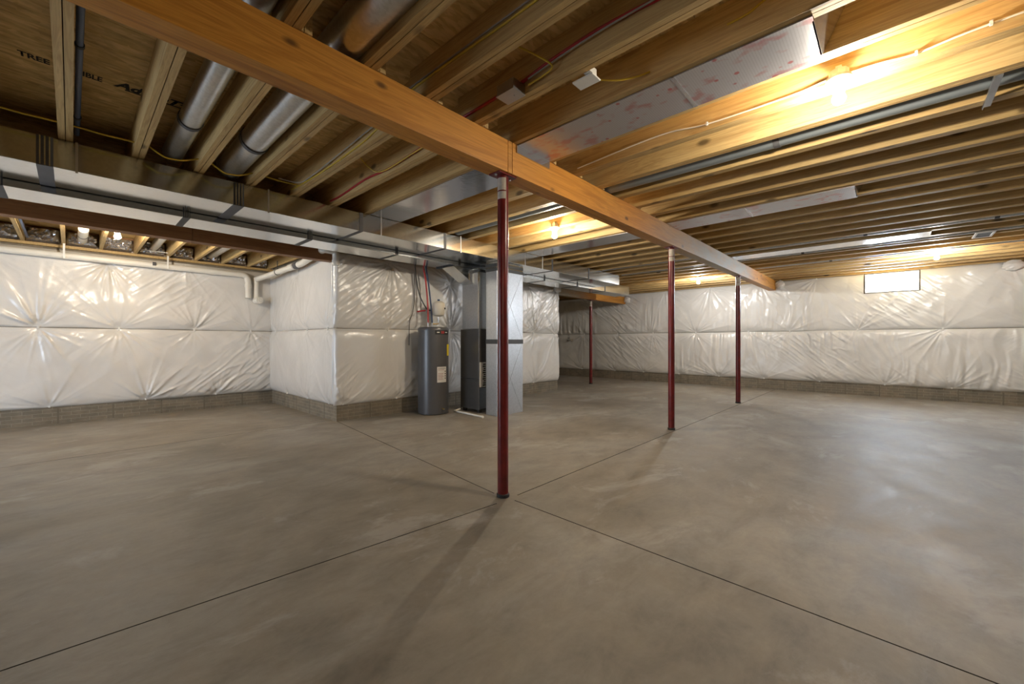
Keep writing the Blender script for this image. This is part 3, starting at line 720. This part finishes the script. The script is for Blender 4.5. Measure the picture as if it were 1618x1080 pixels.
pex('thin dark drain line hanging behind the water heater', 'dark_pex', [(4.22,6.345,2.5),(4.23,6.34,2.1),(4.19,6.335,1.8),(4.12,6.33,1.6),(4.11,6.33,1.2)], 0.006)

# ------------------------------------------------------------------ round ducts in the joist bays
def round_duct(label, x, z, r, y0, y1, rings, straps=(), m='pipe_galv'):
    t = thing('round_duct', label, 'duct', (x, (y0+y1)/2, z))
    cuts = [y0]+sorted(rings)+[y1]
    for i, (a, b_) in enumerate(zip(cuts, cuts[1:])):
        sub(t, MB().cyl((x,a,z),(x,b_,z),r*(1.0 if i % 2 == 0 else 0.97),seg=32).build('pipe_section', m, smooth=True))
    for y in rings: sub(t, MB().cyl((x,y-0.022,z),(x,y+0.022,z),r*1.05,seg=32).build('crimp_ring', 'mastic', smooth=True))
    for y in straps: sub(t, box('support_bar', 'strap', x-0.17, x+0.17, y-0.012, y+0.012, ZJ-0.004, ZJ-0.0005))
    return t
round_duct('slim galvanised round duct in the joist bay beside the blue water pipe', 0.635, 2.995, 0.078, -1.2, 4.84, [4.02, 1.2], [2.80])
round_duct('wide galvanised round duct in the joist bay two joists from the blue water pipe', 1.075, 2.995, 0.108, -1.2, 4.84, [4.02, 1.0], [2.84])
round_duct('grey round duct alongside the joist beyond the bare bulb and white cable', 3.985, 2.965, 0.088, -2.6, 4.83, [0.70, -0.62], m='grey_pipe')
t = thing('duct_hanger', 'bright metal strap hanger under the grey round duct', 'hanger', (4.0,-0.47,2.86))
sub(t, box('strap', 'strap', 3.80, 4.26, -0.49, -0.455, ZJ-0.006, ZJ-0.001)); sub(t, box('strap_edge', 'strap', 3.80, 4.26, -0.455, -0.45, ZJ-0.02, ZJ-0.001))
round_duct('slim far galvanised duct in a joist bay before the ceiling register', 8.22, 2.925, 0.055, -2.6, 4.82, [0.3, -1.0])
round_duct('thin far metal pipe in a joist bay beyond the ceiling register', 10.33, 2.905, 0.038, -2.6, 4.82, [0.9])
round_duct('thin far metal pipe in the bay beside the bright foil panel', 9.12, 2.905, 0.035, -2.6, 4.82, [1.2])

# foil panned bays
def foil_panel(label, x0, x1, y0, y1, m='foil_print', seams=(), cap=None, flap=None):
    t = thing('panned_duct', label, 'duct', ((x0+x1)/2, (y0+y1)/2, ZJ-0.006))
    cuts = [y0]+list(seams)+[y1]
    for a, b_ in zip(cuts, cuts[1:]): sub(t, box('foil_sheet', m, x0, x1, a+0.003, b_-0.003, ZJ-0.008, ZJ-0.0015))
    for y in seams: sub(t, box('foil_tape', 'foil', x0, x1, y-0.012, y+0.012, ZJ-0.010, ZJ-0.0085))
    if cap is not None:
        mb = MB(); mb.prism([(cap, ZJ-0.008),(cap+0.008, ZJ-0.008),(cap-0.10, ZS-0.02),(cap-0.108, ZS-0.02)], x0+0.042, x1-0.042, axis=0)
        sub(t, mb.build('end_cap', 'foil'))
    if flap: sub(t, box('end_flap', 'foil', *flap))
    return t
foil_panel('wide foil panel with red print closing a joist bay, next to the bare bulb', 2.485, 2.90, 0.285, 2.245, 'foil_print', [0.98], cap=0.287, flap=(2.47,2.90,2.236,2.249,2.80,2.868))
foil_panel('shiny plain foil panel closing a joist bay between the main beam and trunk duct', 2.56, 3.00, 2.415, 4.825, 'foil')
foil_panel('narrow foil panel with a taped seam in a joist bay further along the beam', 5.49, 5.94, 0.28, 2.245, 'foil_print', [1.30], cap=0.282)
foil_panel('foil panel beside the lit bulb near the trunk duct', 5.56, 6.0, 2.415, 4.825, 'foil')
foil_panel('bright far foil panel in a bay before the ceiling register', 8.50, 8.90, -0.42, 2.245, 'foil')

# register
t = thing('ceiling_register', 'small white ceiling register under the joists near the window', 'vent', (9.27,-1.0,ZJ-0.02))
sub(t, box('frame_side', 'white_plastic', 9.05, 9.49, -1.10, -1.075, ZJ-0.016, ZJ-0.001)); sub(t, box('frame_side', 'white_plastic', 9.05, 9.49, -0.925, -0.90, ZJ-0.016, ZJ-0.001))
sub(t, box('frame_end', 'white_plastic', 9.05, 9.09, -1.075, -0.925, ZJ-0.016, ZJ-0.001)); sub(t, box('frame_end', 'white_plastic', 9.45, 9.49, -1.075, -0.925, ZJ-0.016, ZJ-0.001))
for k in range(6): sub(t, box('louvre', 'mastic', 9.10+k*0.06, 9.10+k*0.06+0.045, -1.072, -0.928, ZJ-0.010, ZJ-0.006))

# ------------------------------------------------------------------ cables and boxes
def cable(label, m, pts, r=0.0055, staples=(), cat='cable'):
    o = MB().tube(smooth_path(pts, 6), r, 8).build('electric_cable', m, smooth=True); tag(o, label, cat)
    for p in staples: box('staple', 'white_plastic', p[0]-0.012, p[0]+0.002, p[1]-0.006, p[1]+0.006, p[2]-0.012, p[2]+0.012, o)
    return o
fx = 3.335-0.0395-0.008
cable('white cable stapled along the joist beside the lit bulb', 'white_cable', [(fx,2.2,2.915),(fx,1.41,2.955),(fx,1.03,2.915),(fx,0.5,2.912),(fx,0.30,2.93),(fx,0.07,2.925),(fx,-0.1,2.908),(fx,-0.38,2.931),(fx,-1.2,2.94),(fx,-3.0,2.93)], 0.006, [(fx,1.03,2.915),(fx,-0.10,2.908),(fx,-0.38,2.931)])
fx = 2.0525-0.0395-0.011
cable('thick red cable along the joist into the junction box', 'red_cable', [(fx,2.56,2.94),(fx,2.3,2.945),(fx,1.98,2.95),(fx,1.75,2.955),(fx,1.54,2.983),(fx,1.23,3.0),(fx,1.0,2.992),(fx,0.6,2.97),(fx,-1.0,2.97),(fx,-3.0,2.97)], 0.011)
cable('grey cable under the red cable on the junction box joist', 'grey_cable', [(fx-0.02,1.70,2.935),(fx-0.02,1.3,2.968),(fx-0.02,0.8,2.97),(fx-0.02,-1.0,2.95)], 0.005)
fx = 1.625-0.0395-0.008
cable('yellow cable running along the joist between the wide round duct and the red cable', 'yellow_cable', [(fx,2.5,2.975),(fx,2.06,2.975),(fx,1.69,2.966),(fx,1.47,2.962),(fx,0.8,2.965),(fx,-1.0,2.965)], 0.0065)
cable('grey cable running above the yellow cable on the same joist', 'grey_cable', [(fx,2.5,2.998),(fx,1.7,2.992),(fx,1.2,2.99),(fx,-1.0,2.99)], 0.005)
cable('yellow cable looping across the bay down into the junction box', 'yellow_cable', [(1.68,1.72,3.09),(1.80,1.66,3.04),(1.90,1.56,2.975),(1.97,1.50,2.92),(1.985,1.58,2.905),(1.985,1.70,2.90)], 0.006)
cable('short yellow cable crossing the next joist of the duct-side bay', 'yellow_cable', [(2.46,0.3,3.07),(2.44,0.47,3.03),(2.435,0.56,2.995),(2.435,0.66,2.99)], 0.006)
# duct side
fx = 1.68-0.0395-0.008
cable('yellow cable along a joist towards the trunk duct', 'yellow_cable', [(fx,2.45,2.95),(fx,2.95,2.93),(fx,3.2,2.90),(fx,3.9,2.885),(fx,4.5,2.90),(fx,4.8,2.92)], 0.0065)
cable('grey cable twinned with the yellow cable towards the trunk duct', 'grey_cable', [(fx-0.015,2.45,2.97),(fx-0.015,3.0,2.955),(fx-0.015,3.6,2.925),(fx-0.016,4.2,2.90),(fx-0.03,4.50,2.91),(fx-0.2,4.56,2.92)], 0.005)
fx = 2.1075-0.0395-0.011
cable('red cable along a joist towards the trunk duct', 'red_cable', [(fx,2.45,2.945),(fx,2.97,2.935),(fx,3.5,2.91),(fx,3.98,2.93),(fx,4.5,2.90),(fx,4.8,2.90)], 0.010)
cable('yellow cable beside the red cable towards the trunk duct', 'yellow_cable', [(fx-0.02,2.45,2.915),(fx-0.02,3.0,2.915),(fx-0.022,3.6,2.90),(fx-0.1,3.75,2.98),(fx-0.25,3.7,3.08)], 0.006)
sag = [(-0.9,4.6,2.92),(-0.34,4.6,2.90),(-0.21,4.6,2.91)]
xs_ = [-0.885, -0.4575, -0.03, 0.3975, 0.825, 1.2525, 1.68]
for i, (a, b_) in enumerate(zip(xs_, xs_[1:])):
    dz = [0.0,0.0,0.0,0.055,0.06,0.0][i]; a2 = a+0.041; b2_ = b_-0.041; y = 4.60
    cable('yellow cable spanning the joist bays in front of the trunk duct', 'yellow_cable', [(a2,y,2.915),(a2*0.7+b2_*0.3,y,2.912-dz),((a2+b2_)/2,y,2.91-dz),(a2*0.3+b2_*0.7,y,2.912-dz*0.8),(b2_,y,2.915)], 0.0065)['group'] = 'yellow cable spans by the trunk duct'
# junction boxes
jb = thing('junction_box', 'galvanised junction box with red and yellow cables on the side of a joist', 'junction box', (1.955,1.82,2.86))
sub(jb, box('box_body', 'strap', 1.90, 2.012, 1.755, 1.90, 2.868, 2.935)); sub(jb, box('cover_plate', 'strap', 1.895, 2.012, 1.75, 1.905, 2.862, 2.8675))
sub(jb, MB().cyl((1.96,1.80,2.858),(1.96,1.80,2.862),0.005,seg=8).build('screw','strap'))
wb = thing('detector_box', 'small white plastic box under the joist next to the printed foil panel', 'box', (2.16,1.38,ZJ-0.03))
sub(wb, box('cover', 'white_plastic', 2.115, 2.21, 1.31, 1.455, ZJ-0.012, ZJ-0.0015, bevel=0.003)); sub(wb, box('body', 'white_plastic', 2.096, 2.17, 1.315, 1.36, ZJ, ZJ+0.04))
cable('yellow cable tail hanging from the small white box', 'yellow_cable', [(2.20,1.36,2.885),(2.30,1.25,2.88),(2.38,1.16,2.90),(2.435,1.10,2.93)], 0.0055)
# blue pipe on the near joist
t = thing('water_pipe', 'dark blue water pipe clipped beside a joist over the printed subfloor', 'pipe', (0.032,3.6,2.93))
sub(t, MB().cyl((0.033,2.42,2.935),(0.031,4.82,2.935),0.0165,seg=16).build('pipe_run','blue_pex',smooth=True))
for y in (3.36, 4.45): sub(t, MB().cyl((0.033,y-0.012,2.935),(0.033,y+0.012,2.935),0.021,seg=16).build('pipe_clamp','black',smooth=True))
sub(t, MB().cyl((0.033,2.8,2.935),(0.033,2.95,2.935),0.021,seg=16).build('coupling','blue_pex',smooth=True))

# ------------------------------------------------------------------ PVC drain along the left wall and the bump-out side
t = thing('drain_pipe', 'long cream plastic drain pipe along the top of the insulated wall', 'pipe', (0,9.33,2.6))
def P_(mb, n, m='pvc'): return sub(t, mb.build(n, m, smooth=True))
P_(MB().cyl((X0,9.33,2.61),(2.25,9.33,2.575),0.05,seg=24), 'pipe_run')
P_(MB().cyl((-2.3,9.33,2.60),(-2.18,9.33,2.60),0.057,seg=24), 'coupling'); P_(MB().cyl((1.70,9.33,2.578),(1.86,9.33,2.577),0.057,seg=24), 'coupling')
P_(MB().tube(smooth_path([(2.2,9.33,2.575),(2.30,9.33,2.57),(2.36,9.33,2.53),(2.38,9.33,2.44)],5),0.055,20), 'elbow')
P_(MB().cyl((2.38,9.33,2.47),(2.38,9.33,2.13),0.05,seg=24), 'drop'); P_(MB().cyl((2.38,9.33,2.33),(2.38,9.33,2.40),0.058,seg=24),'coupling')
for x in (-3.2,-1.6,-0.075,1.15):
    P_(MB().box(x-0.012,x+0.012,9.268,9.272,2.54,2.765),'hanger_strap','white_plastic'); P_(MB().cyl((x-0.012,9.33,2.598),(x+0.012,9.33,2.598),0.053,seg=24),'hanger_loop','white_plastic')
P_(MB().cyl((0.95,9.27,2.60),(0.99,9.27,2.60),0.03,seg=12),'clamp','mastic')
t = thing('vent_pipe', 'pale plastic drain pipe sloping along the bump-out side over to the dark beam', 'pipe', (2.68,8,2.57))
P_(MB().cyl((2.52,9.28,2.51),(2.66,7.62,2.585),0.048,seg=24),'pipe_run')
P_(MB().cyl((2.64,7.85,2.575),(2.655,7.66,2.584),0.057,seg=24),'coupling'); P_(MB().cyl((2.66,7.62,2.585),(2.665,7.5,2.59),0.06,seg=24),'coupling','mastic')
P_(MB().tube(smooth_path([(2.665,7.55,2.588),(2.67,7.3,2.60),(2.66,7.0,2.635),(2.63,6.7,2.655),(2.61,6.5,2.66)],6),0.052,20),'elbow')
P_(MB().tube(smooth_path([(2.61,6.55,2.66),(2.605,6.38,2.66),(2.62,6.335,2.66),(2.68,6.325,2.66),(2.75,6.325,2.655),(2.785,6.325,2.62),(2.79,6.325,2.50)],6),0.046,20),'elbow')
P_(MB().cyl((2.607,6.39,2.66),(2.606,6.36,2.66),0.053,seg=24),'coupling')
P_(MB().cyl((2.79,6.325,2.53),(2.79,6.325,2.45),0.052,seg=24),'coupling')
P_(MB().cyl((2.60,8.35,2.53),(2.60,8.35,ZJ2),0.008,seg=8),'hanger_rod','dark_band'); P_(MB().cyl((2.602,8.34,2.552),(2.60,8.365,2.551),0.054,seg=24),'hanger_loop','dark_band')
t = thing('cleanout_pipe', 'short pale drain stub with a round cleanout plug in the wall corner', 'pipe', (2.5,9.3,2.0))
P_(MB().cyl((2.53,9.36,2.55),(2.53,9.36,2.06),0.045,seg=24),'riser'); P_(MB().cyl((2.53,9.38,2.09),(2.56,9.22,2.09),0.065,seg=24),'cleanout_hub'); P_(MB().cyl((2.56,9.22,2.09),(2.564,9.20,2.09),0.05,seg=24),'cleanout_plug'); P_(MB().box(2.545,2.58,9.185,9.20,2.075,2.105),'plug_nut')

# far-bay rim: crumpled foil batts, vent pipes between the joists
def foil_wad(x, w_, seed):
    r = np.random.default_rng(seed); n, m_ = 13, 8; mb = MB(); vs_ = []
    for i in range(n+1):
        row = []
        for j in range(m_+1):
            px = x-w_/2+w_*i/n; pz = ZJ2+0.01+0.22*j/m_
            dep = 0.05+0.05*math.sin(PI*i/n)+r.uniform(-0.028, 0.028)
            row.append(mb.bm.verts.new((px, Y1-0.02-dep if 0 < i < n and 0 < j < m_ else Y1-0.01, pz)))
        vs_.append(row)
    for i in range(n):
        for j in range(m_): mb.bm.faces.new((vs_[i][j], vs_[i+1][j], vs_[i+1][j+1], vs_[i][j+1]))
    return tag(mb.build('foil_batt', 'foil'), 'crumpled foil-faced batt stuffed between the far-bay joists above the sill', 'insulation', 'foil batts at the far-bay rim')
bays = sorted(BX2)
for i, (a, b_) in enumerate(zip(bays, bays[1:])):
    if b_-a > 0.1: foil_wad((a+b_)/2, b_-a-0.05, 100+i)
struct(box('trim_2', 'lvl', X0, XB, Y1+0.005, Y1+0.04, ZJ2, ZJ2+0.25), 'rim board behind the foil batts')
round_duct('short white vent pipe in the far bay beside the lit bulb', 0.12, 2.86, 0.055, 8.4, 9.33, [8.9], m='pvc')
round_duct('short pale vent pipe in the far bay, first bay past the lit bulb', 0.96, 2.88, 0.06, 7.0, 9.36, [], m='pipe_galv')
round_duct('short pale vent pipe in the far bay, third bay past the lit bulb', 1.78, 2.88, 0.07, 7.0, 9.36, [], m='pipe_galv')
cable('white cable crossing a far bay beside the lit bulb', 'white_cable', [(-0.058,8.2,2.88),(0.1,8.2,2.862),(0.308,8.2,2.86)], 0.006)
cable('white cable crossing a far bay past the lit bulb', 'white_cable', [(0.767,9.25,2.82),(0.95,9.25,2.81),(1.148,9.25,2.81)], 0.006)
t = tag(MB().tube(smooth_path([(-0.455,7.2,2.80),(-0.44,8.0,2.80),(-0.44,9.3,2.80)],4),0.016,10).build('water_pipe','blue_pex',smooth=True), 'dark blue water pipe in the far bay above the dark laminated beam', 'pipe')

# hose bib on the alcove wall
t = thing('hose_bib', 'small metal valve on the alcove end of the window wall', 'valve', (12.6,8.75,1.33))
sub(t, MB().cyl((12.615,8.75,1.33),(12.40,8.75,1.33),0.02,seg=12).build('spout','strap',smooth=True)); sub(t, MB().cyl((12.5,8.75,1.33),(12.5,8.75,1.40),0.012,seg=10).build('stem','strap',smooth=True)); sub(t, MB().cyl((12.5,8.75,1.40),(12.5,8.75,1.415),0.04,seg=14).build('handle','black',smooth=True))
sub(t, box('back_plate','paper',12.60,12.615,8.63,8.85,1.29,1.37))
